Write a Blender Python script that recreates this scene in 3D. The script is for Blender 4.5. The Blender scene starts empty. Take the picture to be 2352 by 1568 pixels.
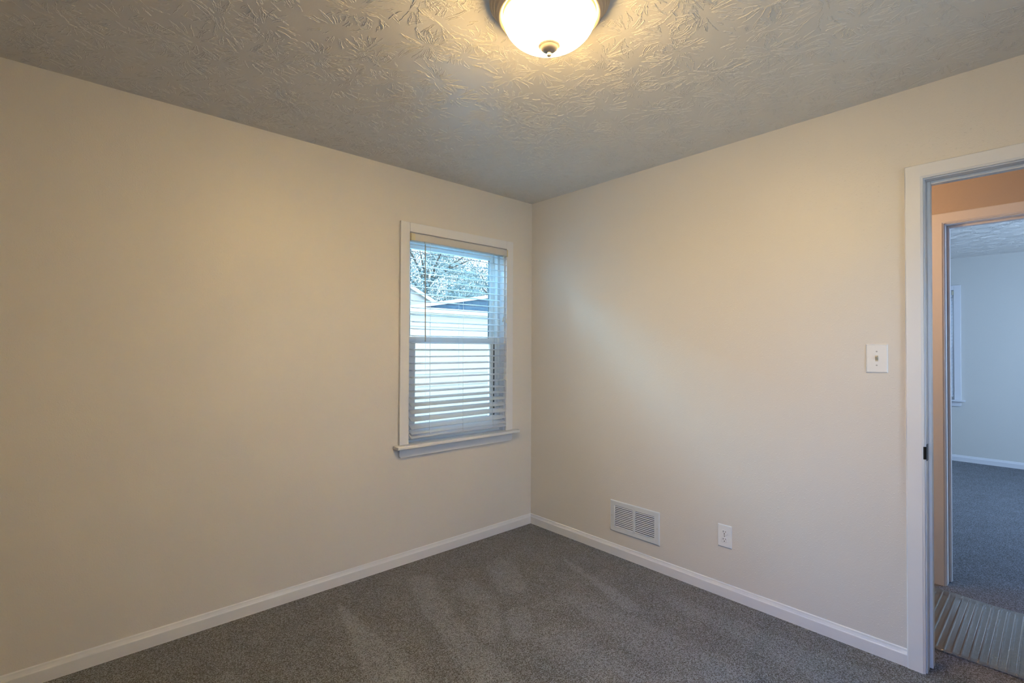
import bpy, bmesh, math, random
import numpy as np
from mathutils import Vector, Matrix

# ------------------------------------------------------------------ camera
S = bpy.context.scene
COL = S.collection
F_PX, YAW, PITCH, ROLL = 1133.356, 0.733475, 0.0130422, 0.00448283
CAM = Vector((-2.646958, -2.714296, 1.332835))
fw = Vector((math.sin(YAW)*math.cos(PITCH), math.cos(YAW)*math.cos(PITCH), math.sin(PITCH)))
rt = fw.cross(Vector((0, 0, 1))).normalized()
up = rt.cross(fw)
r2 = rt*math.cos(ROLL) + up*math.sin(ROLL)
u2 = -rt*math.sin(ROLL) + up*math.cos(ROLL)
cam = bpy.data.objects.new('camera', bpy.data.cameras.new('camera'))
COL.objects.link(cam)
m = Matrix.Identity(4)
for i in range(3):
    m[i][0], m[i][1], m[i][2], m[i][3] = r2[i], u2[i], -fw[i], CAM[i]
cam.matrix_world = m
cam.data.sensor_width = 36.0
cam.data.lens = F_PX/2352*36.0
cam.data.clip_start = 0.02
cam.data.clip_end = 200
S.camera = cam

# ------------------------------------------------------------------ exposure, world, lights
S.view_settings.view_transform = 'Standard'
S.view_settings.look = 'None'
S.view_settings.gamma = 1.0
S.view_settings.exposure = 0.0
S.view_settings.use_curve_mapping = False

SKY = (0.74, 0.88, 1.0)
SKY_STRENGTH = 5.4
LAMP_COLOR = (1.0, 0.66, 0.235)
LAMP_STRENGTH = 108.0
world = bpy.data.worlds.new('overcast_sky')
S.world = world
world.use_nodes = True
bg = world.node_tree.nodes['Background']
bg.inputs['Color'].default_value = (*SKY, 1)
bg.inputs['Strength'].default_value = SKY_STRENGTH


def area(name, loc, target, sx, sy, power, color):
    L = bpy.data.lights.new(name, 'AREA')
    L.shape = 'RECTANGLE'; L.size = sx; L.size_y = sy
    L.energy = power; L.color = color
    o = bpy.data.objects.new(name, L)
    o.location = loc
    o.rotation_euler = (Vector(target)-Vector(loc)).to_track_quat('-Z', 'Y').to_euler()
    COL.objects.link(o)
    return o


# area lamps added to boost daylight through each opening, and a warm hall lamp
area('daylight_boost_far_room', (3.2, -4.55, 1.5), (3.4, -2.0, 1.2), 1.5, 1.3, 73, (0.32, 0.58, 1.0))
area('daylight_boost_far_window', (6.2, -1.46, 2.5), (5.3, -1.5, 1.4), 1.2, 1.0, 43, (0.32, 0.58, 1.0))
area('daylight_boost_side_window', (-5.5, -2.25, 2.65), (-3.0, -2.25, 1.4), 1.6, 1.3, 120, (0.05, 0.24, 1.0))
area('daylight_boost_overhead', (-0.6, 0.95, 2.75), (-0.65, -0.25, 1.15), 1.7, 0.9, 600, (0.22, 0.67, 1.0))
area('daylight_boost_rear_window', (-0.95, -5.8, 2.6), (-0.85, -3.3, 1.35), 2.2, 1.3, 68, (0.08, 0.38, 1.0))
hl = bpy.data.lights.new('hall_lamp', 'POINT')
hl.energy = 18.5; hl.color = (1.0, 0.59, 0.28); hl.shadow_soft_size = 0.09
hlo = bpy.data.objects.new('hall_lamp', hl)
hlo.location = (0.32, -1.5, 1.95)
COL.objects.link(hlo)


# ------------------------------------------------------------------ helpers
def tag(o, label=None, cat=None, group=None, kind=None):
    if label: o['label'] = label
    if cat: o['category'] = cat
    if group: o['group'] = group
    if kind: o['kind'] = kind
    return o


def empty(name, loc=(0, 0, 0), rz=0.0):
    o = bpy.data.objects.new(name, None)
    o.empty_display_size = 0.1
    o.location = loc; o.rotation_euler = (0, 0, rz)
    COL.objects.link(o)
    return o


def link_mesh(name, me, mat, parent=None, smooth=False):
    if mat: me.materials.append(mat)
    if smooth:
        me.polygons.foreach_set('use_smooth', [True]*len(me.polygons))
    o = bpy.data.objects.new(name, me)
    COL.objects.link(o)
    if parent: o.parent = parent
    return o


def obj(name, bm, mat, parent=None, smooth=False, bevel=0.0, seg=2):
    bmesh.ops.recalc_face_normals(bm, faces=bm.faces)
    me = bpy.data.meshes.new(name)
    bm.to_mesh(me); bm.free()
    o = link_mesh(name, me, mat, parent, smooth)
    if bevel > 0:
        b = o.modifiers.new('bevel', 'BEVEL')
        b.width = bevel; b.segments = seg; b.limit_method = 'ANGLE'
        b.angle_limit = math.radians(40)
    return o


def box(bm, x0, x1, y0, y1, z0, z1):
    c = [(x0, y0, z0), (x1, y0, z0), (x1, y1, z0), (x0, y1, z0),
         (x0, y0, z1), (x1, y0, z1), (x1, y1, z1), (x0, y1, z1)]
    v = [bm.verts.new(p) for p in c]
    for f in ((0, 3, 2, 1), (4, 5, 6, 7), (0, 1, 5, 4), (1, 2, 6, 5), (2, 3, 7, 6), (3, 0, 4, 7)):
        bm.faces.new([v[i] for i in f])
    return v


def boxes(*bs):
    bm = bmesh.new()
    for b in bs: box(bm, *b)
    return bm


def extrude_profile(bm, pts, a, b, axis):
    """closed profile pts (p,q) swept from a to b along axis 'x','y' or 'z'"""
    def P(t, p, q):
        return (t, p, q) if axis == 'x' else ((p, t, q) if axis == 'y' else (p, q, t))
    va = [bm.verts.new(P(a, *p)) for p in pts]
    vb = [bm.verts.new(P(b, *p)) for p in pts]
    n = len(pts)
    for i in range(n):
        bm.faces.new((va[i], va[(i+1) % n], vb[(i+1) % n], vb[i]))
    bm.faces.new(va[::-1]); bm.faces.new(vb)


def tube(bm, pts, r, n=8):
    pts = [Vector(p) for p in pts]
    rings = []
    for i, p in enumerate(pts):
        d = (pts[min(i+1, len(pts)-1)] - pts[max(i-1, 0)]).normalized()
        a = d.cross(Vector((0.31, 0.2, 0.93)) if abs(d.z) < 0.9 else Vector((1, 0.1, 0))).normalized()
        b = d.cross(a)
        rr = r[i] if isinstance(r, (list, tuple)) else r
        rings.append([bm.verts.new(p + (a*math.cos(k*2*math.pi/n) + b*math.sin(k*2*math.pi/n))*rr) for k in range(n)])
    for i in range(len(rings)-1):
        for k in range(n):
            bm.faces.new((rings[i][k], rings[i][(k+1) % n], rings[i+1][(k+1) % n], rings[i+1][k]))
    bm.faces.new(rings[0][::-1]); bm.faces.new(rings[-1])


def lathe(bm, prof, n=96, close=True):
    """prof: (r,z) list; revolve about z"""
    rings = []
    for r, z in prof:
        if r < 1e-5:
            rings.append([bm.verts.new((0, 0, z))])
        else:
            rings.append([bm.verts.new((r*math.cos(2*math.pi*k/n), r*math.sin(2*math.pi*k/n), z)) for k in range(n)])
    for a, b in zip(rings[:-1], rings[1:]):
        for k in range(n):
            k2 = (k+1) % n
            if len(a) == 1 and len(b) == 1: continue
            if len(a) == 1: bm.faces.new((a[0], b[k2], b[k]))
            elif len(b) == 1: bm.faces.new((a[k], a[k2], b[0]))
            else: bm.faces.new((a[k], a[k2], b[k2], b[k]))


# ------------------------------------------------------------------ materials
def mat(name, color, rough=0.5, metal=0.0, spec=0.5):
    m = bpy.data.materials.new(name)
    m.use_nodes = True
    b = m.node_tree.nodes['Principled BSDF']
    b.inputs['Base Color'].default_value = (*color, 1)
    b.inputs['Roughness'].default_value = rough
    b.inputs['Metallic'].default_value = metal
    b.inputs['Specular IOR Level'].default_value = spec
    return m


def N(m, t, **kw):
    n = m.node_tree.nodes.new(t)
    for k, v in kw.items():
        if k.startswith('_'): setattr(n, k[1:], v)
        else: n.inputs[k.replace('__', ' ')].default_value = v
    return n


def add_bump(m, scale, strength, dist, detail=3.0, kind='noise', coord='Object', rough=0.55):
    nt = m.node_tree
    tc = N(m, 'ShaderNodeTexCoord')
    n = N(m, 'ShaderNodeTexNoise', Scale=scale, Detail=detail, Roughness=rough)
    nt.links.new(tc.outputs[coord], n.inputs['Vector'])
    b = N(m, 'ShaderNodeBump', Strength=strength, Distance=dist)
    nt.links.new(n.outputs['Fac'], b.inputs['Height'])
    nt.links.new(b.outputs['Normal'], nt.nodes['Principled BSDF'].inputs['Normal'])
    return n


def add_tint(m, c1, c2, scale, detail=4):
    nt = m.node_tree
    tc = N(m, 'ShaderNodeTexCoord')
    n = N(m, 'ShaderNodeTexNoise', Scale=scale, Detail=detail)
    nt.links.new(tc.outputs['Object'], n.inputs['Vector'])
    r = N(m, 'ShaderNodeValToRGB')
    r.color_ramp.elements[0].position = 0.3; r.color_ramp.elements[0].color = (*c1, 1)
    r.color_ramp.elements[1].position = 0.7; r.color_ramp.elements[1].color = (*c2, 1)
    nt.links.new(n.outputs['Fac'], r.inputs['Fac'])
    nt.links.new(r.outputs['Color'], nt.nodes['Principled BSDF'].inputs['Base Color'])


def orange_peel(m):
    """rolled and sprayed drywall: fine dimples with scattered small lumps"""
    nt = m.node_tree
    tc = N(m, 'ShaderNodeTexCoord')
    n1 = N(m, 'ShaderNodeTexNoise', Scale=210.0, Detail=3.0)
    n2 = N(m, 'ShaderNodeTexNoise', Scale=110.0, Detail=2.0)
    r2_ = N(m, 'ShaderNodeMapRange'); r2_.inputs['From Min'].default_value = 0.60; r2_.inputs['From Max'].default_value = 0.75
    ad = N(m, 'ShaderNodeMath', _operation='ADD')
    for n in (n1, n2): nt.links.new(tc.outputs['Object'], n.inputs['Vector'])
    nt.links.new(n2.outputs['Fac'], r2_.inputs['Value'])
    nt.links.new(n1.outputs['Fac'], ad.inputs[0]); nt.links.new(r2_.outputs['Result'], ad.inputs[1])
    b = N(m, 'ShaderNodeBump', Strength=0.45, Distance=0.0011)
    nt.links.new(ad.outputs[0], b.inputs['Height'])
    nt.links.new(b.outputs['Normal'], nt.nodes['Principled BSDF'].inputs['Normal'])


M = {}
M['wall'] = mat('cream_wall_paint', (0.715, 0.682, 0.65), 0.42, spec=0.4); orange_peel(M['wall'])
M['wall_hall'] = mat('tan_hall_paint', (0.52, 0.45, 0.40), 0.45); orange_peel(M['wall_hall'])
M['wall_far'] = mat('pale_wall_paint', (0.66, 0.65, 0.62), 0.5); orange_peel(M['wall_far'])
M['ceiling'] = mat('ceiling_paint', (0.73, 0.695, 0.655), 0.34, spec=0.5); add_bump(M['ceiling'], 260, 0.25, 0.0008, 3)
M['trim'] = mat('white_trim_paint', (0.755, 0.76, 0.80), 0.33); add_bump(M['trim'], 55, 0.12, 0.0008, 3)
M['vinyl'] = mat('white_vinyl', (0.80, 0.82, 0.84), 0.35); add_bump(M['vinyl'], 20, 0.02, 0.001)
M['slat'] = mat('white_blind_slat', (0.80, 0.83, 0.90), 0.38); add_bump(M['slat'], 40, 0.03, 0.0006)
M['headrail'] = mat('blind_headrail', (0.62, 0.61, 0.60), 0.4); add_bump(M['headrail'], 40, 0.03, 0.0006)
M['bracket'] = mat('cream_plastic', (0.66, 0.62, 0.46), 0.4); add_bump(M['bracket'], 50, 0.03, 0.0006)
M['cord'] = mat('white_cord', (0.80, 0.80, 0.78), 0.7); add_bump(M['cord'], 900, 0.3, 0.0004)
M['wand'] = mat('grey_wand_plastic', (0.48, 0.45, 0.42), 0.3); add_bump(M['wand'], 90, 0.03, 0.0005)
M['rubber'] = mat('dark_weather_strip', (0.035, 0.05, 0.07), 0.6); add_bump(M['rubber'], 200, 0.1, 0.0005)
M['plate'] = mat('white_plastic_plate', (0.82, 0.82, 0.84), 0.28); add_bump(M['plate'], 60, 0.02, 0.0004)
M['toggle'] = mat('ivory_toggle', (0.55, 0.48, 0.36), 0.4); add_bump(M['toggle'], 60, 0.02, 0.0004)
M['slot'] = mat('dark_slot', (0.015, 0.015, 0.018), 0.7); add_bump(M['slot'], 60, 0.02, 0.0004)
M['vent'] = mat('white_enamel_steel', (0.66, 0.70, 0.76), 0.35); add_bump(M['vent'], 70, 0.02, 0.0004)
M['duct_shade'] = mat('duct_shade_dark', (0.06, 0.07, 0.09), 0.7); add_bump(M['duct_shade'], 60, 0.02, 0.0004)
M['screw'] = mat('screw_steel', (0.45, 0.44, 0.42), 0.35, 0.8); add_bump(M['screw'], 300, 0.1, 0.0002)
M['bronze'] = mat('oil_rubbed_bronze', (0.022, 0.020, 0.020), 0.3, 0.8); add_bump(M['bronze'], 200, 0.1, 0.0003)
M['nickel'] = mat('brushed_nickel', (0.44, 0.385, 0.33), 0.42, 0.55); add_bump(M['nickel'], 120, 0.03, 0.0003)
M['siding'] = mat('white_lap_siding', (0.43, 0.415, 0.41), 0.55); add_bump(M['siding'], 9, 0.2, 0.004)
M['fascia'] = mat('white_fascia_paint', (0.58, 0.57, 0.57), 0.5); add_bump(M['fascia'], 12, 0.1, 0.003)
M['blue_shingle'] = mat('blue_roof_shingle', (0.05, 0.12, 0.22), 0.8)
add_tint(M['blue_shingle'], (0.025, 0.075, 0.15), (0.065, 0.14, 0.22), 14)
M['bark'] = mat('tree_bark', (0.08, 0.075, 0.07), 0.9); add_bump(M['bark'], 14, 0.8, 0.02)
M['grass'] = mat('lawn_grass', (0.06, 0.12, 0.05), 0.9); add_tint(M['grass'], (0.03, 0.08, 0.03), (0.10, 0.16, 0.06), 30)
M['glass'] = mat('window_glass', (1, 1, 1), 0.0)


def translucent(m, amount, color):
    nt = m.node_tree; b = nt.nodes['Principled BSDF']
    t = N(m, 'ShaderNodeBsdfTranslucent'); t.inputs['Color'].default_value = (*color, 1)
    mx = N(m, 'ShaderNodeMixShader'); mx.inputs[0].default_value = amount
    nt.links.new(b.outputs[0], mx.inputs[1]); nt.links.new(t.outputs[0], mx.inputs[2])
    nt.links.new(mx.outputs[0], nt.nodes['Material Output'].inputs['Surface'])


translucent(M['slat'], 0.32, (0.86, 0.89, 0.94))


def glass_mat():
    m = M['glass']; nt = m.node_tree
    nt.nodes.remove(nt.nodes['Principled BSDF'])
    out = nt.nodes['Material Output']
    tr = N(m, 'ShaderNodeBsdfTransparent'); tr.inputs['Color'].default_value = (0.93, 0.97, 0.97, 1)
    gl = N(m, 'ShaderNodeBsdfGlossy', Roughness=0.02); gl.inputs['Color'].default_value = (1, 1, 1, 1)
    fr = N(m, 'ShaderNodeFresnel', IOR=1.45)
    mx = N(m, 'ShaderNodeMixShader')
    nt.links.new(fr.outputs[0], mx.inputs[0]); nt.links.new(tr.outputs[0], mx.inputs[1]); nt.links.new(gl.outputs[0], mx.inputs[2])
    nt.links.new(mx.outputs[0], out.inputs['Surface'])


glass_mat()


def leaf_mat(name, c1, c2):
    m = mat(name, c1, 0.5); nt = m.node_tree
    add_tint(m, c1, c2, 1.7, 6)
    return m


M['leaf_a'] = leaf_mat('leaf_green', (0.08, 0.17, 0.22), (0.28, 0.39, 0.42))
M['leaf_b'] = leaf_mat('leaf_yellow_green', (0.13, 0.19, 0.17), (0.33, 0.36, 0.30))


def carpet_mat():
    m = mat('grey_brown_carpet', (0.1, 0.09, 0.08), 0.95, spec=0.15); nt = m.node_tree
    L = nt.links.new
    b = nt.nodes['Principled BSDF']
    tc = N(m, 'ShaderNodeTexCoord')
    fine = N(m, 'ShaderNodeTexNoise', Scale=265.0, Detail=3.0, Roughness=0.7)
    tuft = N(m, 'ShaderNodeTexVoronoi', Scale=290.0, Randomness=1.0)
    warp = N(m, 'ShaderNodeTexNoise', Scale=7.0, Detail=5.0, Roughness=0.65)
    for n in (fine, tuft, warp): L(tc.outputs['Object'], n.inputs['Vector'])
    # fleck colour of the two-tone yarn
    ramp = N(m, 'ShaderNodeValToRGB')
    cr = ramp.color_ramp
    cr.elements[0].position = 0.39; cr.elements[0].color = (0.0158, 0.0170, 0.0192, 1)
    cr.elements[1].position = 0.64; cr.elements[1].color = (0.2576, 0.2968, 0.3910, 1)
    e = cr.elements.new(0.50); e.color = (0.0846, 0.0933, 0.1164, 1)
    mixv = N(m, 'ShaderNodeMath', _operation='MULTIPLY_ADD')
    sep = N(m, 'ShaderNodeSeparateColor')
    L(tuft.outputs['Color'], sep.inputs[0])
    mixv.inputs[1].default_value = 0.34; L(sep.outputs[0], mixv.inputs[0])
    sub = N(m, 'ShaderNodeMath', _operation='ADD'); sub.inputs[1].default_value = -0.17
    L(fine.outputs['Fac'], sub.inputs[0]); L(sub.outputs[0], mixv.inputs[2])
    # brushed nap marks (vacuum strokes) held on the mesh, broken up by noise
    at = N(m, 'ShaderNodeAttribute', _attribute_name='nap')
    w1 = N(m, 'ShaderNodeMath', _operation='MULTIPLY_ADD'); w1.inputs[1].default_value = 1.5; w1.inputs[2].default_value = -0.75
    L(warp.outputs['Fac'], w1.inputs[0])
    w2 = N(m, 'ShaderNodeMath', _operation='ADD'); L(at.outputs['Fac'], w2.inputs[0]); L(w1.outputs[0], w2.inputs[1])
    nap = N(m, 'ShaderNodeMath', _operation='MULTIPLY_ADD'); nap.inputs[1].default_value = 0.10; nap.inputs[2].default_value = 0.0
    L(w2.outputs[0], nap.inputs[0])
    tot = N(m, 'ShaderNodeMath', _operation='ADD'); L(mixv.outputs[0], tot.inputs[0]); L(nap.outputs[0], tot.inputs[1])
    L(tot.outputs[0], ramp.inputs['Fac'])
    L(ramp.outputs['Color'], b.inputs['Base Color'])
    bp = N(m, 'ShaderNodeBump', Strength=1.0, Distance=0.005)
    L(mixv.outputs[0], bp.inputs['Height'])
    L(bp.outputs['Normal'], b.inputs['Normal'])
    b.inputs['Sheen Weight'].default_value = 0.25
    b.inputs['Sheen Roughness'].default_value = 0.6
    return m


M['carpet'] = carpet_mat()


def bowl_mat():
    m = bpy.data.materials.new('lit_frosted_glass'); m.use_nodes = True
    nt = m.node_tree; nt.nodes.remove(nt.nodes['Principled BSDF'])
    e = N(m, 'ShaderNodeEmission', Strength=LAMP_STRENGTH); e.inputs['Color'].default_value = (*LAMP_COLOR, 1)
    # emission shaped to dim towards the rim, so the ceiling gets less light
    tc = N(m, 'ShaderNodeTexCoord'); sp = N(m, 'ShaderNodeSeparateXYZ')
    mr = N(m, 'ShaderNodeMapRange', _interpolation_type='SMOOTHSTEP')
    mr.inputs['From Min'].default_value = -0.058; mr.inputs['From Max'].default_value = -0.112
    mr.inputs['To Min'].default_value = LAMP_STRENGTH*0.012; mr.inputs['To Max'].default_value = LAMP_STRENGTH*1.45
    nt.links.new(tc.outputs['Object'], sp.inputs[0]); nt.links.new(sp.outputs['Z'], mr.inputs['Value'])
    nt.links.new(mr.outputs['Result'], e.inputs['Strength'])
    nt.links.new(e.outputs[0], nt.nodes['Material Output'].inputs['Surface'])
    return m


M['bowl'] = bowl_mat()

# ------------------------------------------------------------------ setting: room shell
HC = 2.44
RX, RY = -3.04, -3.27          # far left / rear faces of the bedroom
HX0, HX1, HX2 = 0.12, 1.06, 1.18   # hall faces, far-room face
FX = 5.32                      # far wall of the room beyond
FY0, FY1 = -4.3, -0.35
WX0, WX1, WZ0, WZ1 = -1.072, -0.272, 0.70, 2.053
DY0, DY1, DZ = -3.115, -2.342, 2.042
EY0, EY1 = -3.05, -2.282


def struct(name, bm, m_, label=None, bevel=0):
    o = obj(name, bm, m_, None, bevel=bevel)
    o['kind'] = 'structure'
    if label: o['label'] = label
    return o


T = 0.16
struct('wall_left', boxes((RX-T, WX0, 0, T, -0.05, HC+.05), (WX1, HX0, 0, T, -0.05, HC+.05),
                          (WX0, WX1, 0, T, -0.05, WZ0), (WX0, WX1, 0, T, WZ1, HC+.05)), M['wall'],
       'cream wall holding the window with white blind')
struct('wall_right', boxes((0, HX0, DY1+.012, 0, -0.05, HC+.05), (0, HX0, DY0-.012, DY1+.012, DZ+.012, HC+.05),
                           (0, HX0, RY-1.2, DY0-.012, -0.05, HC+.05)), M['wall'],
       'cream wall holding the doorway, light switch, vent and outlet')
BX = -0.85
struct('wall_rear', boxes((RX-T, BX-.4, RY-T, RY, -0.05, HC+.05), (BX+.4, 0, RY-T, RY, -0.05, HC+.05),
                          (BX-.4, BX+.4, RY-T, RY, -0.05, WZ0), (BX-.4, BX+.4, RY-T, RY, WZ1, HC+.05)), M['wall'])
SY = -2.25
struct('wall_side', boxes((RX-T, RX, RY, SY-.4, -0.05, HC+.05), (RX-T, RX, SY+.4, 0, -0.05, HC+.05),
                          (RX-T, RX, SY-.4, SY+.4, -0.05, WZ0), (RX-T, RX, SY-.4, SY+.4, WZ1, HC+.05)), M['wall'])
# hall and the room beyond
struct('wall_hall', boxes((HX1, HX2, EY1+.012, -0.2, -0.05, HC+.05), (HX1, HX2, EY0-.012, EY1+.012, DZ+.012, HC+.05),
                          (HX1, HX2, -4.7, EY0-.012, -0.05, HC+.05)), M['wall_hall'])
struct('wall_hall_end', boxes((HX0, HX1, -0.32, -0.2, -0.05, HC+.05)), M['wall'])
struct('wall_hall_entry', boxes((HX0-.12, HX1, -4.6, -4.47, -0.05, HC+.05)), M['wall'])
YW0, YW1 = -1.46-0.4, -1.46+0.4
struct('wall_far', boxes((FX, FX+T, FY0-.2, YW0, -0.05, HC+.05), (FX, FX+T, YW1, FY1+.2, -0.05, HC+.05),
                         (FX, FX+T, YW0, YW1, -0.05, WZ0), (FX, FX+T, YW0, YW1, WZ1, HC+.05)), M['wall_far'])
struct('wall_far_side', boxes((HX2, FX, FY1, FY1+T, -0.05, HC+.05)), M['wall_far'])
struct('wall_far_near', boxes((HX2, 2.4, FY0-.14, FY0, -0.05, HC+.05), (4.0, FX, FY0-.14, FY0, -0.05, HC+.05),
                              (2.4, 4.0, FY0-.14, FY0, -0.05, 0.75), (2.4, 4.0, FY0-.14, FY0, 2.1, HC+.05)), M['wall_far'])


# carpet floor: one continuous mesh, finer in the bedroom to hold the nap marks
def nap_field(x, y):
    """light brushed strokes left by a vacuum: (x,y) world positions"""
    strokes = [  # x0,y0,x1,y1,w0,w1,amp
        (-1.585, -0.20, -1.66, -1.00, 0.008, 0.115, 0.85),
        (-1.66, -1.00, -1.70, -1.9, 0.12, 0.19, 0.75),
        (-1.13, -0.26, -1.25, -0.62, 0.07, 0.07, 0.75),
        (-1.25, -0.60, -1.40, -1.40, 0.05, 0.10, 0.70),
        (-0.95, -0.45, -1.00, -0.62, 0.05, 0.07, 0.65),
        (-1.02, -0.74, -1.16, -0.92, 0.05, 0.06, 0.65),
        (-0.95, -0.88, -1.05, -1.02, 0.06, 0.06, 0.65),
        (-0.66, -0.42, -0.78, -0.66, 0.09, 0.08, 0.60),
        (-0.30, -0.62, -0.47, -1.22, 0.012, 0.05, 0.70),
        (-0.62, -1.00, -0.68, -1.75, 0.06, 0.16, 0.45),
        (-0.95, -1.15, -1.05, -2.0, 0.10, 0.20, 0.45),
        (-0.25, -1.35, -0.30, -2.3, 0.06, 0.14, 0.45),
        (-2.15, -0.45, -2.2, -1.2, 0.03, 0.09, 0.55),
    ]
    f = np.zeros_like(x)
    for x0, y0, x1, y1, w0, w1, a in strokes:
        dx, dy = x1-x0, y1-y0
        t = np.clip(((x-x0)*dx+(y-y0)*dy)/(dx*dx+dy*dy), 0, 1)
        w = w0+(w1-w0)*t
        d = np.hypot(x-(x0+t*dx), y-(y0+t*dy))
        g = np.clip((w-d)/(0.45*w+0.012)+0.5, 0, 1)
        f = np.maximum(f, a*g*g*(3-2*g))
    return f


def make_floor():
    st = 0.012
    xs = np.arange(RX-T, 0.0+st*0.5, st); ys = np.arange(RY-T, T, st)
    xs = np.append(xs, [0.6, 1.2, 3.0, FX+T]); ys = np.append(np.array([-4.7, -4.0]), ys)
    X, Y = np.meshgrid(xs, ys)
    nx, ny = len(xs), len(ys)
    v = np.stack([X.ravel(), Y.ravel(), np.zeros(nx*ny)], 1)
    i, j = np.meshgrid(np.arange(nx-1), np.arange(ny-1))
    a = (j*nx+i).ravel()
    q = np.stack([a, a+1, a+1+nx, a+nx], 1)
    me = bpy.data.meshes.new('floor')
    me.vertices.add(len(v)); me.vertices.foreach_set('co', v.ravel())
    me.loops.add(q.size); me.loops.foreach_set('vertex_index', q.ravel())
    me.polygons.add(len(q)); me.polygons.foreach_set('loop_start', np.arange(0, q.size, 4))
    me.update(calc_edges=True)
    at = me.attributes.new('nap', 'FLOAT', 'POINT')
    at.data.foreach_set('value', nap_field(v[:, 0], v[:, 1]).astype(np.float32))
    o = link_mesh('floor', me, M['carpet'])
    o['kind'] = 'structure'; o['label'] = 'grey-brown flecked carpet with vacuum marks'


make_floor()


# ceilings with stomp-brush plaster ridges modelled as low relief
def make_ceiling(name, x0, x1, y0, y1, seed, spacing, per, keep=None, hole=None):
    rng = np.random.default_rng(seed)
    V, Fc = [], []
    nv = 0
    cx = np.arange(x0, x1, spacing); cy = np.arange(y0, y1, spacing)
    for a in cx:
        for b in cy:
            ox, oy = a+rng.uniform(0, spacing), b+rng.uniform(0, spacing)
            if keep and not keep(ox, oy): continue
            th0 = rng.uniform(0, 6.28)
            n = int(per*rng.uniform(0.7, 1.3))
            rin = rng.uniform(0.012, 0.03)
            rout = rng.uniform(0.085, 0.15)
            skew = rng.uniform(-0.3, 0.3)
            for k in range(n):
                ang = th0 + 2*math.pi*(k/n) + rng.normal(0, 0.10)
                rs = rin + abs(rng.normal(0, 0.03))
                re = rs + rng.uniform(0.03, max(0.04, rout-rs))
                m_ = int(max(7, (re-rs)/0.0038))
                t = np.linspace(0, 1, m_)
                r = rs+(re-rs)*t
                half = rng.uniform(0.0015, 0.0048)
                common = np.cumsum(rng.normal(0, 0.0009, m_))
                common -= common[0]
                for side in ((-1, 1) if rng.random() < 0.62 else (1,)):
                    wob = common + side*half*np.sin(np.pi*np.clip(t*0.9+0.1, 0, 1))**0.7
                    wob = wob + rng.normal(0, 0.0007, m_)
                    aa = ang + skew*t
                    px = ox+np.cos(aa)*r - np.sin(aa)*wob; py = oy+np.sin(aa)*r+np.cos(aa)*wob
                    dx = np.gradient(px); dy = np.gradient(py); l = np.hypot(dx, dy)+1e-9
                    nxv, nyv = -dy/l, dx/l
                    env = np.clip(np.minimum(t, 1-t)*9+0.15, 0, 1)
                    lump = np.interp(t, np.linspace(0, 1, 7), rng.uniform(0.25, 1.15, 7))
                    w = rng.uniform(0.0013, 0.0023)*env*(0.7+0.4*lump)*(1+rng.normal(0, 0.15, m_))
                    h = rng.uniform(0.0010, 0.0021)*env*lump*(1+rng.normal(0, 0.25, m_))
                    h = np.maximum(h, 0.0)
                    x = np.stack([px-nxv*w, px-nxv*w*0.5, px+nxv*w*0.5, px+nxv*w], 1)
                    y = np.stack([py-nyv*w, py-nyv*w*0.5, py+nyv*w*0.5, py+nyv*w], 1)
                    z = np.stack([np.full(m_, HC+0.0004), HC-h*0.85, HC-h*0.85, np.full(m_, HC+0.0004)], 1)
                    if x.min() < x0+.003 or x.max() > x1-.003 or y.min() < y0+.003 or y.max() > y1-.003: continue
                    if hole and np.hypot(px-hole[0], py-hole[1]).min() < hole[2]: continue
                    V.append(np.stack([x, y, z], 2).reshape(-1, 3))
                    base = nv+4*np.arange(m_-1)[:, None]
                    for c in range(3):
                        Fc.append(np.concatenate([base+c, base+c+4, base+c+5, base+c+1], 1))
                    nv += 4*m_
    base = nv
    V.append(np.array([[x0, y0, HC], [x1, y0, HC], [x1, y1, HC], [x0, y1, HC],
                       [x0, y0, HC+.08], [x1, y0, HC+.08], [x1, y1, HC+.08], [x0, y1, HC+.08]]))
    Fc.append(base+np.array([[0, 3, 2, 1], [4, 5, 6, 7], [0, 1, 5, 4], [1, 2, 6, 5], [2, 3, 7, 6], [3, 0, 4, 7]]))
    v = np.concatenate(V); q = np.concatenate(Fc)
    me = bpy.data.meshes.new(name)
    me.vertices.add(len(v)); me.vertices.foreach_set('co', v.ravel())
    me.loops.add(q.size); me.loops.foreach_set('vertex_index', q.ravel().astype(np.int32))
    me.polygons.add(len(q)); me.polygons.foreach_set('loop_start', np.arange(0, q.size, 4))
    sm = np.ones(len(q), bool); sm[-6:] = False
    me.polygons.foreach_set('use_smooth', sm)
    me.update(calc_edges=True)
    o = link_mesh(name, me, M['ceiling'])
    o['kind'] = 'structure'
    return o


LX, LY = -1.52, -1.634
c = make_ceiling('ceiling', RX, 0.0, RY, 0.0, 7, 0.136, 26, hole=(LX, LY, 0.19))
c['label'] = 'ceiling with stomped plaster texture'
make_ceiling('ceiling_far', HX2, FX, FY0, FY1, 11, 0.16, 26, keep=lambda x, y: -3.2 < y < -1.0 and x > 2.6)
struct('ceiling_hall', boxes((HX0, HX1, -4.47, -0.32, HC, HC+.08)), M['ceiling'])

# baseboards
BB = [(0.0, -0.004), (0.012, -0.004), (0.012, 0.049), (0.0105, 0.0525), (0.0095, 0.053), (0.006, 0.063), (0.0045, 0.070), (0.0, 0.073)]


def baseboard(name, axis, a, b, at, sgn, label=None):
    bm = bmesh.new()
    extrude_profile(bm, [(at+sgn*p, q) for p, q in BB], a, b, axis)
    struct(name, bm, M['trim'], label)


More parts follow.
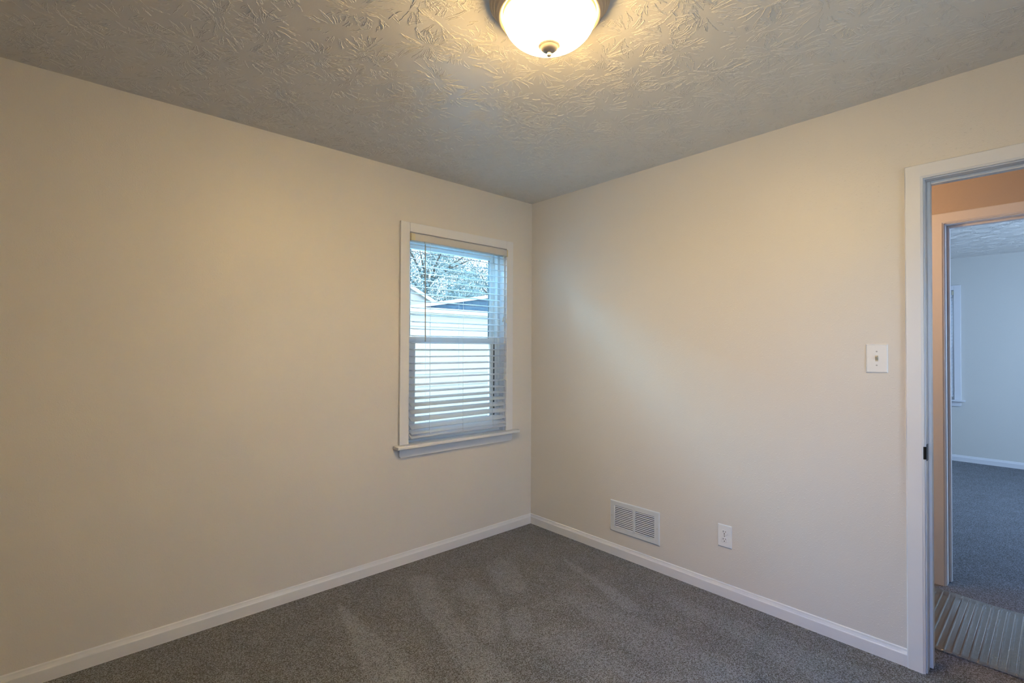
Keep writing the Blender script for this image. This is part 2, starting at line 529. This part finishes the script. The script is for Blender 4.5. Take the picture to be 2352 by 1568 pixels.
baseboard('baseboard_left', 'x', RX, -0.0, 0.0, -1, 'white baseboard under the window wall')
baseboard('baseboard_right', 'y', -2.2775, -0.0, 0.0, -1, 'white baseboard running to the door casing')
baseboard('baseboard_rear', 'x', RX, -0.0, RY, 1)
baseboard('baseboard_side', 'y', RY, 0, RX, 1)
baseboard('baseboard_far', 'y', FY0, FY1, FX, -1)
baseboard('baseboard_hall', 'y', -2.22, -0.32, HX1, -1)


# ------------------------------------------------------------------ windows
def make_window(name, loc, rz, label):
    w = empty(name, loc, rz)
    w['kind'] = 'structure'; w['label'] = label
    x0, x1 = -0.400, 0.400
    # casing: legs and head, flat stock with eased edges
    obj('casing', boxes((x0-.064, x0-.001, -.0185, 0.0, .734, 2.1125), (x1+.001, x1+.064, -.0185, 0.0, .734, 2.1125),
                        (x0-.001, x1+.001, -.0185, 0.0, 2.0535, 2.1125)), M['trim'], w, bevel=0.0025)
    obj('stool', boxes((x0-.098, x1+.100, -.062, 0.0, .714, .734), (x0, x1, 0.0, .05, .714, .734)), M['trim'], w, bevel=0.004, seg=3)
    bm = bmesh.new()
    pts = [(x0-.063, .714), (x0-.063, .668), (x0-.052, .656), (x1+.052, .656), (x1+.063, .668), (x1+.063, .714)]
    va = [bm.verts.new((p, -.016, q)) for p, q in pts]; vb = [bm.verts.new((p, 0.0, q)) for p, q in pts]
    for i in range(6): bm.faces.new((va[i], va[(i+1) % 6], vb[(i+1) % 6], vb[i]))
    bm.faces.new(va[::-1]); bm.faces.new(vb)
    obj('apron', bm, M['trim'], w, bevel=0.0015)
    # jamb lining of the opening and the vinyl frame
    obj('jamb', boxes((x0, x0+.008, 0, .05, .734, 2.053), (x1-.008, x1, 0, .05, .734, 2.053), (x0+.008, x1-.008, 0, .05, 2.045, 2.053)), M['trim'], w)
    obj('frame', boxes((x0, x0+.030, .05, .155, .70, 2.053), (x1-.030, x1, .05, .155, .70, 2.053),
                       (x0+.03, x1-.03, .05, .155, 2.018, 2.053), (x0+.03, x1-.03, .05, .155, .70, .748),
                       (x0+.030, x0+.036, .080, .086, .748, 2.018), (x1-.036, x1-.030, .080, .086, .748, 2.018)), M['vinyl'], w, bevel=0.0015)
    # upper sash (outer track)
    us = obj('upper_sash', boxes((x0+.031, x0+.062, .090, .118, 1.372, 2.017), (x1-.062, x1-.031, .090, .118, 1.372, 2.017),
                                 (x0+.062, x1-.062, .090, .118, 1.975, 2.017), (x0+.062, x1-.062, .090, .118, 1.372, 1.400),
                                 (x0+.062, x0+.068, .094, .114, 1.40, 1.975), (x1-.068, x1-.062, .094, .114, 1.40, 1.975)), M['vinyl'], w, bevel=0.002)
    obj('pane', boxes((x0+.066, x1-.066, .102, .105, 1.398, 1.978)), M['glass'], us)
    obj('gasket', boxes((x1-.073, x1-.0685, .100, .108, 1.40, 1.975), (x0+.0685, x0+.073, .100, .108, 1.40, 1.975)), M['rubber'], us)
    # lower sash (inner track)
    ls = obj('lower_sash', boxes((x0+.031, x0+.084, .052, .078, .749, 1.402), (x1-.050, x1-.031, .052, .078, .749, 1.402),
                                 (x1-.092, x1-.066, .052, .078, .749, 1.402),
                                 (x0+.084, x1-.092, .052, .078, 1.366, 1.402), (x0+.084, x1-.092, .052, .078, .749, .800),
                                 (x1-.066, x1-.050, .060, .078, .749, 1.402)), M['vinyl'], w, bevel=0.002)
    obj('pane', boxes((x0+.080, x1-.088, .064, .067, .797, 1.369)), M['glass'], ls)
    obj('gasket', boxes((x1-.0655, x1-.0505, .0585, .0600, .80, 1.366)), M['rubber'], ls)
    return w


make_window('window_1', (-0.672, 0, 0), 0, 'white double-hung window in the cream left wall')
make_window('window_2', (FX, -1.46, 0), -math.pi/2, 'window edge seen in the far room through the doorway')


make_window('window_3_added', (RX, SY, 0), math.pi/2, 'window added in the side wall behind the viewer for blue daylight')  # unseen, added so blue daylight reaches the right wall and floor


make_window('window_4_added', (BX, RY, 0), math.pi, 'window added in the rear wall behind the viewer for blue daylight')  # unseen, added to cool the window wall and the corner


def make_blind(loc, rz, label, zs, tilts, wand=True):
    b = empty('window_blind', loc, rz)
    tag(b, label, 'window blind')
    hw = 0.388
    # slat: shallow crown, 50 mm deep
    bm = bmesh.new()
    n = 6
    top = [(-0.025+0.05*i/n, 0.0018*math.sin(math.pi*i/n)) for i in range(n+1)]
    prof = [(p, q+.0013) for p, q in top] + [(p, q-.0013) for p, q in reversed(top)]
    extrude_profile(bm, prof, -hw, hw, 'x')
    bmesh.ops.recalc_face_normals(bm, faces=bm.faces)
    me = bpy.data.meshes.new('slat'); bm.to_mesh(me); bm.free(); me.materials.append(M['slat'])
    rnd = random.Random(4)
    first = None
    yb = -0.008
    for z, t in zip(zs, tilts):
        if first is None:
            first = bpy.data.objects.new('slat', me); o = first
        else:
            o = first.copy()
        COL.objects.link(o); o.parent = b
        zc = z + 0.025*math.sin(t)
        o.location = (0, yb, zc)
        o.rotation_euler = (t, rnd.uniform(-.0008, .0008), 0)
    zb = zs[-1]-0.024
    bm = bmesh.new(); box(bm, -hw, hw, -.025, .025, -.006, .006)
    br = obj('bottom_rail', bm, M['slat'], b, bevel=0.003)
    br.location = (0, yb, zb+0.012); br.rotation_euler = (0.42, 0, 0)
    obj('headrail', boxes((-hw-.005, hw+.003, -.0315, .022, 1.9990, 2.0415)), M['headrail'], b, bevel=0.002)
    obj('end_bracket', boxes((-.3995, -.3935, -.0330, .026, 1.9965, 2.0440), (-.3935, -.372, -.0335, -.0318, 1.9985, 2.0420)), M['bracket'], b, bevel=0.001)
    obj('end_bracket', boxes((.3915, .3985, -.0345, .026, 1.9950, 2.0440)), M['bracket'], b, bevel=0.001)
    # ladder tapes: two cords and the rungs under every slat
    for cx in (-0.262, 0.0, 0.262):
        bm = bmesh.new()
        for yy in (-.034, .018):
            tube(bm, [(cx, yy, 1.999), (cx, yy, (1.999+zb)/2), (cx+.001, yy, zb+.004)], .0006, 5)
        for z, t in zip(zs, tilts):
            dy = .026*math.cos(t); dz = .026*math.sin(t); zc = z+.025*math.sin(t)-.0022
            tube(bm, [(cx, yb-dy, zc-dz), (cx, yb+dy, zc+dz)], .0005, 4)
        obj('ladder_cord', bm, M['cord'], b, smooth=True)
        bm = bmesh.new()
        tube(bm, [(cx+.016, -.012, 1.999), (cx+.016, -.012, 1.4), (cx+.016, -.012, zb+.012)], .0008, 5)
        obj('lift_cord', bm, M['cord'], b, smooth=True)
    if wand:
        bm = bmesh.new()
        tube(bm, [(-.310, -.036, 1.998), (-.309, -.043, 1.992), (-.308, -.045, 1.980)], .0018, 6)
        tube(bm, [(-.308, -.045, 1.980), (-.306, -.046, 1.68), (-.304, -.047, 1.378), (-.304, -.047, 1.370)], [.0035, .0035, .0035, .0045], 6)
        obj('tilt_wand', bm, M['wand'], b, smooth=True)
        bm = bmesh.new()
        tube(bm, [(.348, -.037, 1.998), (.350, -.040, 1.8), (.352, -.041, 1.555)], .0010, 5)
        tube(bm, [(.356, -.036, 1.998), (.358, -.041, 1.8), (.366, -.042, 1.548)], .0010, 5)
        pc = obj('pull_cord', bm, M['cord'], b, smooth=True)
        bm = bmesh.new()
        for k, (tx, tz, lean) in enumerate(((.352, 1.556, -.010), (.366, 1.549, .008))):
            vs = [(tx, -.041, tz), (tx+lean*.3, -.042, tz-.008), (tx+lean*.8, -.042, tz-.022), (tx+lean, -.042, tz-.036)]
            tube(bm, vs, [.0022, .0042, .0060, .0066], 10)
        obj('tassel', bm, M['cord'], pc, smooth=True)
    return b


zs = [1.9717 - 0.0437*k for k in range(22)] + [1.0110, .9660, .9200, .8730, .8250, .7920]
tl = [0.23]*8 + [0.17]*4 + [0.12]*8 + [0.13, 0.16] + [0.22, 0.36, 0.46, 0.52, 0.53, 0.50]
make_blind((-0.672, 0, 0), 0, 'white horizontal blind with open slats hanging in the near window', zs, tl)
zs2 = [1.9717-0.0437*k for k in range(28)]
make_blind((FX, -1.46, 0), -math.pi/2, 'closed white blind in the window of the room beyond the doorway', zs2, [0.95]*28, wand=False)


# ------------------------------------------------------------------ doorways
def doorway(name, xa, xb, y0, y1, ztop, xstop, label, strike=None):
    """opening in a wall from x=xa to x=xb; y0<y1"""
    d = empty(name, (xa, y1, 0)); d['kind'] = 'structure'; d['label'] = label
    def loc(b): return (b[0]-xa, b[1]-xa, b[2]-y1, b[3]-y1, b[4], b[5])
    cw = .0605
    for xf, sg in ((xa, -1), (xb, 1)):
        bm = bmesh.new()
        xo = xf+sg*.016; lo, hi = min(xf, xo), max(xf, xo)
        r = .004  # reveal
        # moulded casing: flat board with a raised back band side (mitred corners)
        prof = [(0.0, .0), (0.0, .0125), (.004, .016), (.052, .016), (.056, .013), (cw, .011), (cw, 0)]
        prof = [(cw-p, q) for p, q in prof]  # p from inner edge outwards
        rings = []
        for c0 in range(4):
            ring = []
            for p, q in prof:
                X = xf+sg*q
                if c0 == 0: P = (X, y1+r+p, -0.004)
                elif c0 == 1: P = (X, y1+r+p, ztop+r+p)
                elif c0 == 2: P = (X, y0-r-p, ztop+r+p)
                else: P = (X, y0-r-p, -0.004)
                ring.append(bm.verts.new((P[0]-xa, P[1]-y1, P[2])))
            rings.append(ring)
        n = len(prof)
        for a, b in zip(rings[:-1], rings[1:]):
            for k in range(n): bm.faces.new((a[k], a[(k+1) % n], b[(k+1) % n], b[k]))
        bm.faces.new(rings[0][::-1]); bm.faces.new(rings[-1])
        obj('casing', bm, M['trim'], d, bevel=0.0008)
    obj('jamb', boxes(loc((xa, xb, y1, y1+.012, -.004, ztop)), loc((xa, xb, y0-.012, y0, -.004, ztop)),
                      loc((xa, xb, y0-.012, y1+.012, ztop, ztop+.012))), M['trim'], d, bevel=0.001)
    obj('door_stop', boxes(loc((xstop, xstop+.035, y1-.0125, y1, .006, ztop)), loc((xstop, xstop+.035, y0, y0+.0125, .006, ztop)),
                           loc((xstop, xstop+.035, y0+.0125, y1-.0125, ztop-.0125, ztop))), M['trim'], d, bevel=0.002)
    if strike:
        z0, z1 = strike
        bm = boxes(loc((xa+.004, xa+.036, y1-.0016, y1, z0, z1)), loc((xa-.003, xa+.004, y1-.0020, y1-.0004, z0+.008, z1-.008)))
        # curved lip that wraps the edge of the jamb
        n = 8
        ring = []
        for i in range(n+1):
            a = math.pi*0.5*i/n
            x = xa-.003-.010*math.sin(a); y = y1-.002+.009*(1-math.cos(a))
            ring.append([bm.verts.new((x-xa, y-y1, z0+.008)), bm.verts.new((x-xa, y-y1, z1-.008)),
                         bm.verts.new((x-xa+.0010, y-y1+.0016, z1-.008)), bm.verts.new((x-xa+.0010, y-y1+.0016, z0+.008))])
        for a, b in zip(ring[:-1], ring[1:]):
            for k in range(4): bm.faces.new((a[k], a[(k+1) % 4], b[(k+1) % 4], b[k]))
        bm.faces.new(ring[0][::-1]); bm.faces.new(ring[-1])
        s = obj('strike_plate', bm, M['bronze'], d)
        s['label'] = 'dark bronze strike plate'
    return d


doorway('door_1', 0.0, HX0, DY0, DY1, DZ, 0.045, 'white-trimmed doorway opening to the hall', strike=(.872, .940))
doorway('door_2', HX1, HX2, EY0, EY1, 2.046, HX1+.06, 'second white-trimmed doorway across the hall')


# ------------------------------------------------------------------ ceiling light
def ceiling_light():
    t = empty('ceiling_light', (LX, LY, HC))
    tag(t, 'lit frosted glass bowl light with stepped nickel rim mounted on the textured ceiling', 'ceiling light')
    bm = bmesh.new()
    pan = [(0.0, 0.0), (.186, 0.0), (.1915, -.004), (.1915, -.012), (.1880, -.016), (.1855, -.0165), (.1840, -.021), (.1800, -.0275),
           (.1775, -.028), (.1765, -.033), (.1725, -.041), (.1690, -.0425), (.1670, -.046), (.1655, -.053), (.1605, -.0585),
           (.1560, -.0590), (.1545, -.056), (.1540, -.040), (.14, -.030), (0, -.030)]
    lathe(bm, pan, 128)
    obj('rim', bm, M['nickel'], t, smooth=True, bevel=0)
    bm = bmesh.new()
    prof = []
    R, D = .1490, .098
    for i in range(25):
        a = math.pi/2*i/24
        prof.append((R*math.cos(a)**0.92 if i < 24 else 0.0, -.050-D*math.sin(a)))
    lathe(bm, prof, 128)
    sh = obj('glass_shade', bm, M['bowl'], t, smooth=True)
    sh['label'] = 'glowing frosted glass bowl'
    bm = bmesh.new()
    z = -.050-D
    fin = [(0, z+.008), (.0275, z+.004), (.0290, z+.001), (.0285, z-.002), (.0245, z-.0045), (.0235, z-.006), (.0200, z-.012), (.0125, z-.018), (.0055, z-.0205),
           (.0045, z-.022), (.0060, z-.0245), (.0066, z-.028), (.0056, z-.032), (.0030, z-.0345), (0, z-.035)]
    fin = [(r*1.2, q+.001) for r, q in fin]
    lathe(bm, fin, 48)
    obj('finial', bm, M['nickel'], t, smooth=True)


ceiling_light()


# ------------------------------------------------------------------ wall fittings (on the right wall x = 0)
def plate_bm(w, h, t):
    """bevelled cover plate lying on x=0, facing -x"""
    bm = bmesh.new()
    e = .0045
    a = [(-w/2, -h/2), (w/2, -h/2), (w/2, h/2), (-w/2, h/2)]
    b = [(-w/2+e, -h/2+e), (w/2-e, -h/2+e), (w/2-e, h/2-e), (-w/2+e, h/2-e)]
    r0 = [bm.verts.new((0, p, q)) for p, q in a]
    r1 = [bm.verts.new((-t*.45, p, q)) for p, q in a]
    r2_ = [bm.verts.new((-t, p, q)) for p, q in b]
    for A, B in ((r0, r1), (r1, r2_)):
        for i in range(4): bm.faces.new((A[i], A[(i+1) % 4], B[(i+1) % 4], B[i]))
    bm.faces.new(r2_); bm.faces.new(r0[::-1])
    return bm


def disc_x(bm, cy, cz, r, x0, x1, n=16, zc=None):
    va = [bm.verts.new((x0, cy+r*math.cos(2*math.pi*k/n), (max(-zc, min(zc, r*math.sin(2*math.pi*k/n))) if zc else r*math.sin(2*math.pi*k/n))+cz)) for k in range(n)]
    vb = [bm.verts.new((x1, v.co.y, v.co.z)) for v in va]
    for k in range(n): bm.faces.new((va[k], va[(k+1) % n], vb[(k+1) % n], vb[k]))
    bm.faces.new(va[::-1]); bm.faces.new(vb)


def light_switch():
    t = empty('light_switch', (0, -2.1765, 1.294))
    tag(t, 'white toggle light switch on the cream wall beside the doorway', 'light switch')
    obj('cover_plate', plate_bm(.080, .126, .006), M['plate'], t, bevel=.0008)
    bm = boxes((-.0068, -.0058, -.0052, .0052, -.0125, .0125))
    obj('toggle_slot', bm, M['toggle'], t)
    bm = bmesh.new()
    pts = [(-.0066, -.008), (-.0066, .004), (-.0170, .0125), (-.0190, .0070)]
    va = [bm.verts.new((p, -.0038, q)) for p, q in pts]; vb = [bm.verts.new((p, .0038, q)) for p, q in pts]
    for i in range(4): bm.faces.new((va[i], va[(i+1) % 4], vb[(i+1) % 4], vb[i]))
    bm.faces.new(va[::-1]); bm.faces.new(vb)
    obj('toggle', bm, M['toggle'], t, bevel=.0008)
    for s in (1, -1):
        bm = bmesh.new(); disc_x(bm, 0, s*.0302, .0032, -.0056, -.0070)
        obj('screw', bm, M['screw'], t)


def outlet():
    t = empty('electrical_outlet', (0, -1.500, .325))
    tag(t, 'white double electrical outlet low on the cream wall', 'electrical outlet')
    obj('cover_plate', plate_bm(.076, .120, .006), M['plate'], t, bevel=.0008)
    for s in (1, -1):
        bm = bmesh.new(); disc_x(bm, 0, s*.0195, .0172, -.0056, -.0082, 28, .0138)
        rc = obj('receptacle', bm, M['plate'], t, bevel=.0006)
        obj('slot', boxes((-.0088, -.0078, .0050, .0072, s*.0195+.0005, s*.0195+.0090), (-.0088, -.0078, -.0070, -.0050, s*.0195+.0015, s*.0195+.0085)), M['slot'], rc)
        bm = bmesh.new(); disc_x(bm, 0, s*.0195-.0065, .0026, -.0078, -.0088, 12)
        obj('ground_hole', bm, M['slot'], rc)
    bm = bmesh.new(); disc_x(bm, 0, 0, .003, -.0056, -.0070, 14)
    obj('screw', bm, M['screw'], t)


def vent():
    t = empty('wall_vent', (0, -.9275, .2525))
    tag(t, 'white metal wall register with two columns of louvers above the baseboard', 'vent')
    W, H, TH = .358, .197, .008
    gy, gz = .145, .068      # half extents of the louvred area
    mb = .007
    bm = bmesh.new()
    e = .004
    a = [(-W/2, -H/2), (W/2, -H/2), (W/2, H/2), (-W/2, H/2)]
    b = [(-W/2+e, -H/2+e), (W/2-e, -H/2+e), (W/2-e, H/2-e), (-W/2+e, H/2-e)]
    g = [(-gy, -gz), (gy, -gz), (gy, gz), (-gy, gz)]
    R0 = [bm.verts.new((0, p, q)) for p, q in a]; R1 = [bm.verts.new((-TH*.5, p, q)) for p, q in a]
    R2 = [bm.verts.new((-TH, p, q)) for p, q in b]; R3 = [bm.verts.new((-TH, p, q)) for p, q in g]; R4 = [bm.verts.new((-.001, p, q)) for p, q in g]
    for A, B in ((R0, R1), (R1, R2), (R2, R3), (R3, R4)):
        for i in range(4): bm.faces.new((A[i], A[(i+1) % 4], B[(i+1) % 4], B[i]))
    box(bm, -TH, -.001, -mb, mb, -gz, gz)
    obj('frame', bm, M['vent'], t)
    obj('duct_shade', boxes((-.0016, -.0006, -gy, gy, -gz, gz)), M['duct_shade'], t)  # thin dark sheet painting the shade behind the louvers
    bm = bmesh.new()
    n = 12
    for (ya, yb) in ((-gy, -mb), (mb, gy)):
        for k in range(n):
            zc = gz-(k+.5)*(2*gz/n)
            # louver leaning out at the bottom
            pts = [(-.0040, zc+.0020), (-.0076, zc-.0030), (-.0070, zc-.0036), (-.0034, zc+.0014)]
            extrude_profile(bm, pts, ya, yb, 'y')
    obj('louvers', bm, M['vent'], t)
    for s in (1, -1):
        bm = bmesh.new(); disc_x(bm, s*(W/2-.014), 0, .0028, -TH+.0005, -TH-.0008, 12)
        obj('screw', bm, M['screw'], t)


light_switch(); outlet(); vent()


# ------------------------------------------------------------------ ribbed clear floor protector in the hall
def runner():
    m_ = mat('clear_ribbed_vinyl', (0.42, 0.44, 0.44), 0.16)
    b = m_.node_tree.nodes['Principled BSDF']
    b.inputs['Transmission Weight'].default_value = 0.0
    b.inputs['Alpha'].default_value = 0.55
    b.inputs['Base Color'].default_value = (0.20, 0.22, 0.22, 1)
    b.inputs['Specular IOR Level'].default_value = 0.9
    b.inputs['Coat Weight'].default_value = 0.6
    b.inputs['Coat Roughness'].default_value = 0.08
    # fine teeth moulded across the ribs
    L = m_.node_tree.links.new
    tc = N(m_, 'ShaderNodeTexCoord')
    wv = N(m_, 'ShaderNodeTexWave', Scale=38.0, Distortion=0.0)
    sp = N(m_, 'ShaderNodeSeparateXYZ')
    mr = N(m_, 'ShaderNodeMapRange'); mr.inputs['From Min'].default_value = 0.0075; mr.inputs['From Max'].default_value = 0.0085
    mu = N(m_, 'ShaderNodeMath', _operation='MULTIPLY')
    bp = N(m_, 'ShaderNodeBump', Strength=0.8, Distance=0.0012)
    L(tc.outputs['Object'], wv.inputs['Vector']); L(tc.outputs['Object'], sp.inputs[0]); L(sp.outputs['Z'], mr.inputs['Value'])
    L(wv.outputs['Fac'], mu.inputs[0]); L(mr.outputs['Result'], mu.inputs[1])
    L(mu.outputs[0], bp.inputs['Height']); L(bp.outputs['Normal'], b.inputs['Normal'])
    x0, x1, y0, y1 = .235, .936, -3.75, -1.2
    ys = np.arange(y0, y1, .0287/16)
    xs = np.linspace(x0, x1, 24)
    V = []
    pitch = .0287
    for j, y in enumerate(ys):
        ph = ((y-(-2.3617))/pitch) % 1.0
        d = min(ph, 1-ph)
        rib = .0026*math.cos(math.pi*d/.50)**2 if d < .25 else 0.0
        for i, x in enumerate(xs):
            edge = min(1, (x-x0)/.02, (x1-x)/.02) if 0 < i < len(xs)-1 else 0
            z = .0065 + rib*min(1, edge) + .0005*math.sin(y*9+x*3)
            curl = .012*max(0, (x-(x1-.05))/.05)**2*(0.6+.4*math.sin(y*11+1))
            V.append((x, y, z+curl))
    nx, ny = len(xs), len(ys)
    bm = bmesh.new()
    vs = [bm.verts.new(p) for p in V]
    for j in range(ny-1):
        for i in range(nx-1):
            a = j*nx+i
            bm.faces.new((vs[a], vs[a+1], vs[a+1+nx], vs[a+nx]))
    o = obj('floor_protector', bm, m_, None, smooth=True)
    sd = o.modifiers.new('thickness', 'SOLIDIFY'); sd.thickness = .0015; sd.offset = 0
    tag(o, 'clear ribbed plastic carpet protector lying on the hall carpet', 'floor protector')


runner()


# ------------------------------------------------------------------ outdoors
GZ = -0.75


def siding_wall(bm, x0, x1, y, ztop, zbot, lap=.19, t=.018):
    z = ztop
    while z > zbot:
        zb = max(z-lap, zbot)
        pts = [(y, z), (y-.004, z), (y-t, zb), (y, zb)]
        extrude_profile(bm, pts, x0, x1, 'x')
        z -= lap


def outdoors():
    struct('ground', boxes((-14, 34, T+.02, 45, GZ-.1, GZ)), M['grass'], 'lawn outside the window')
    g = empty('garage', (2.4, 4.0, GZ))
    tag(g, 'low white lap-sided garage filling the lower half of the window view', 'building')
    def loc(bm): bmesh.ops.translate(bm, verts=bm.verts, vec=(-2.4, -4.0, -GZ)); return bm
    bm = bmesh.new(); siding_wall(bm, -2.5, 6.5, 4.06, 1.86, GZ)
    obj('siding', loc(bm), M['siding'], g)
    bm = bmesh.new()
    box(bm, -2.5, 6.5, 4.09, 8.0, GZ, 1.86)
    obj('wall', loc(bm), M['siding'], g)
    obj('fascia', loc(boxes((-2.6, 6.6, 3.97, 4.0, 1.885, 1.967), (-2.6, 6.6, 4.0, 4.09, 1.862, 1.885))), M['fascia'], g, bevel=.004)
    obj('roof', loc(boxes((-2.6, 6.6, 4.001, 8.1, 1.89, 1.955))), M['blue_shingle'], g)
    # blue-shingled building behind with a rising white rake board
    h = empty('house', (4.0, 9.0, GZ))
    tag(h, 'dark blue shingled house behind the garage with a rising white rake board', 'building')
    def p9(x, z): return (x, z)
    A, B = (3.2, 2.10), (12.0, 2.10+8.8*.2105*1.0)
    # measured at y=9: lower edge (4.33,2.42)->(7.02,2.89); board 0.13 thick
    def slab(poly, y0, y1):
        bm = bmesh.new()
        va = [bm.verts.new((x-4.0, y0-9.0, z-GZ)) for x, z in poly]; vb = [bm.verts.new((x-4.0, y1-9.0, z-GZ)) for x, z in poly]
        n = len(poly)
        for i in range(n): bm.faces.new((va[i], va[(i+1) % n], vb[(i+1) % n], vb[i]))
        bm.faces.new(va[::-1]); bm.faces.new(vb)
        return bm
    s = .176
    lo = lambda x: 2.416+(x-4.33)*s
    obj('shingle_wall', slab([(2.0, GZ), (9.5, GZ), (9.5, lo(9.5)), (2.0, lo(2.0))], 9.05, 9.3), M['blue_shingle'], h)
    obj('rake_board', slab([(2.0, lo(2.0)-.02), (9.6, lo(9.6)-.02), (9.6, lo(9.6)+.075), (2.0, lo(2.0)+.075)], 8.95, 9.06), M['fascia'], h)
    # white gable end further back
    k = empty('gabled_house', (7.0, 12.0, GZ))
    tag(k, 'white gabled house end at the left of the window view', 'building')
    def slab2(poly, y0, y1):
        bm = bmesh.new()
        va = [bm.verts.new((x-7.0, y0-12.0, z-GZ)) for x, z in poly]; vb = [bm.verts.new((x-7.0, y1-12.0, z-GZ)) for x, z in poly]
        n = len(poly)
        for i in range(n): bm.faces.new((va[i], va[(i+1) % n], vb[(i+1) % n], vb[i]))
        bm.faces.new(va[::-1]); bm.faces.new(vb)
        return bm
    # rake passes (6.108,3.39) and (6.988,2.96)
    rk = lambda x: 3.392-(x-6.108)*.4886
    obj('gable_wall', slab2([(3.2, GZ), (7.6, GZ), (7.6, rk(7.6)-.1), (4.2, rk(4.2)-.1), (3.2, rk(4.2)-.6)], 12.05, 12.5), M['siding'], k)
    obj('rake_board', slab2([(4.2, rk(4.2)-.13), (7.7, rk(7.7)-.13), (7.7, rk(7.7)), (4.2, rk(4.2))], 11.95, 12.06), M['fascia'], k)


outdoors()


def tree(loc, height, crown_r, n, seed, label, lm, group=None):
    rng = np.random.default_rng(seed)
    t = empty('tree', loc); tag(t, label, 'tree', group)
    bm = bmesh.new()
    top = height*.72
    tube(bm, [(0, 0, 0), (.05, 0, top*.4), (-.04, .05, top*.7), (.02, 0, top)], [.22, .17, .12, .05], 10)
    r = random.Random(seed)
    tips = []
    for i in range(16):
        a = r.uniform(0, 6.28); z0 = top*r.uniform(.35, .9); L_ = crown_r*r.uniform(.6, 1.0)
        e = (math.cos(a)*L_, math.sin(a)*L_, z0+L_*r.uniform(.4, .9))
        mid = (e[0]*.5, e[1]*.5, (z0+e[2])/2+.1)
        tube(bm, [(0, 0, z0), mid, e], [.07, .045, .015], 6); tips += [e, mid]
    obj('trunk', bm, M['bark'], t, smooth=True)
    # crown: clusters of small leaf blades
    nc = 112
    cc = rng.normal(0, 1, (nc, 3)); cc /= np.linalg.norm(cc, axis=1)[:, None]
    cc *= (rng.uniform(0.1, 1, nc)**.45)[:, None]
    cc *= [crown_r, crown_r, height*.40]
    cc[:, 2] += height*.60
    idx = rng.integers(0, nc, n)
    P = cc[idx]+rng.normal(0, crown_r*.10, (n, 3))
    d1 = rng.normal(0, 1, (n, 3)); d1 /= np.linalg.norm(d1, axis=1)[:, None]
    d2 = np.cross(d1, rng.normal(0, 1, (n, 3))); d2 /= np.linalg.norm(d2, axis=1)[:, None]
    s = rng.uniform(.03, .065, (n, 1))
    v = np.stack([P-d1*s, P+d2*s*.45, P+d1*s, P-d2*s*.45], 1).reshape(-1, 3)
    q = np.arange(4*n).reshape(-1, 4)
    me = bpy.data.meshes.new('crown')
    me.vertices.add(len(v)); me.vertices.foreach_set('co', v.ravel())
    me.loops.add(q.size); me.loops.foreach_set('vertex_index', q.ravel().astype(np.int32))
    me.polygons.add(n); me.polygons.foreach_set('loop_start', np.arange(0, q.size, 4))
    me.update(calc_edges=True)
    link_mesh('crown', me, lm, t)


tree((8.9, 15.6, GZ), 7.6, 2.3, 26000, 3, 'leafy blue-green tree at the left of the window view behind the white gable', M['leaf_a'])
tree((14.2, 17.5, GZ), 7.4, 2.3, 26000, 5, 'leafy tree in the middle of the window view above the rake board', M['leaf_a'])
tree((19.6, 17.8, GZ), 8.0, 2.3, 17000, 8, 'paler yellow-green tree at the right of the window view', M['leaf_b'])
tree((16.5, 25.0, GZ), 9.2, 4.4, 26000, 12, 'distant tree filling the gap between the nearer trees outside the window', M['leaf_a'])
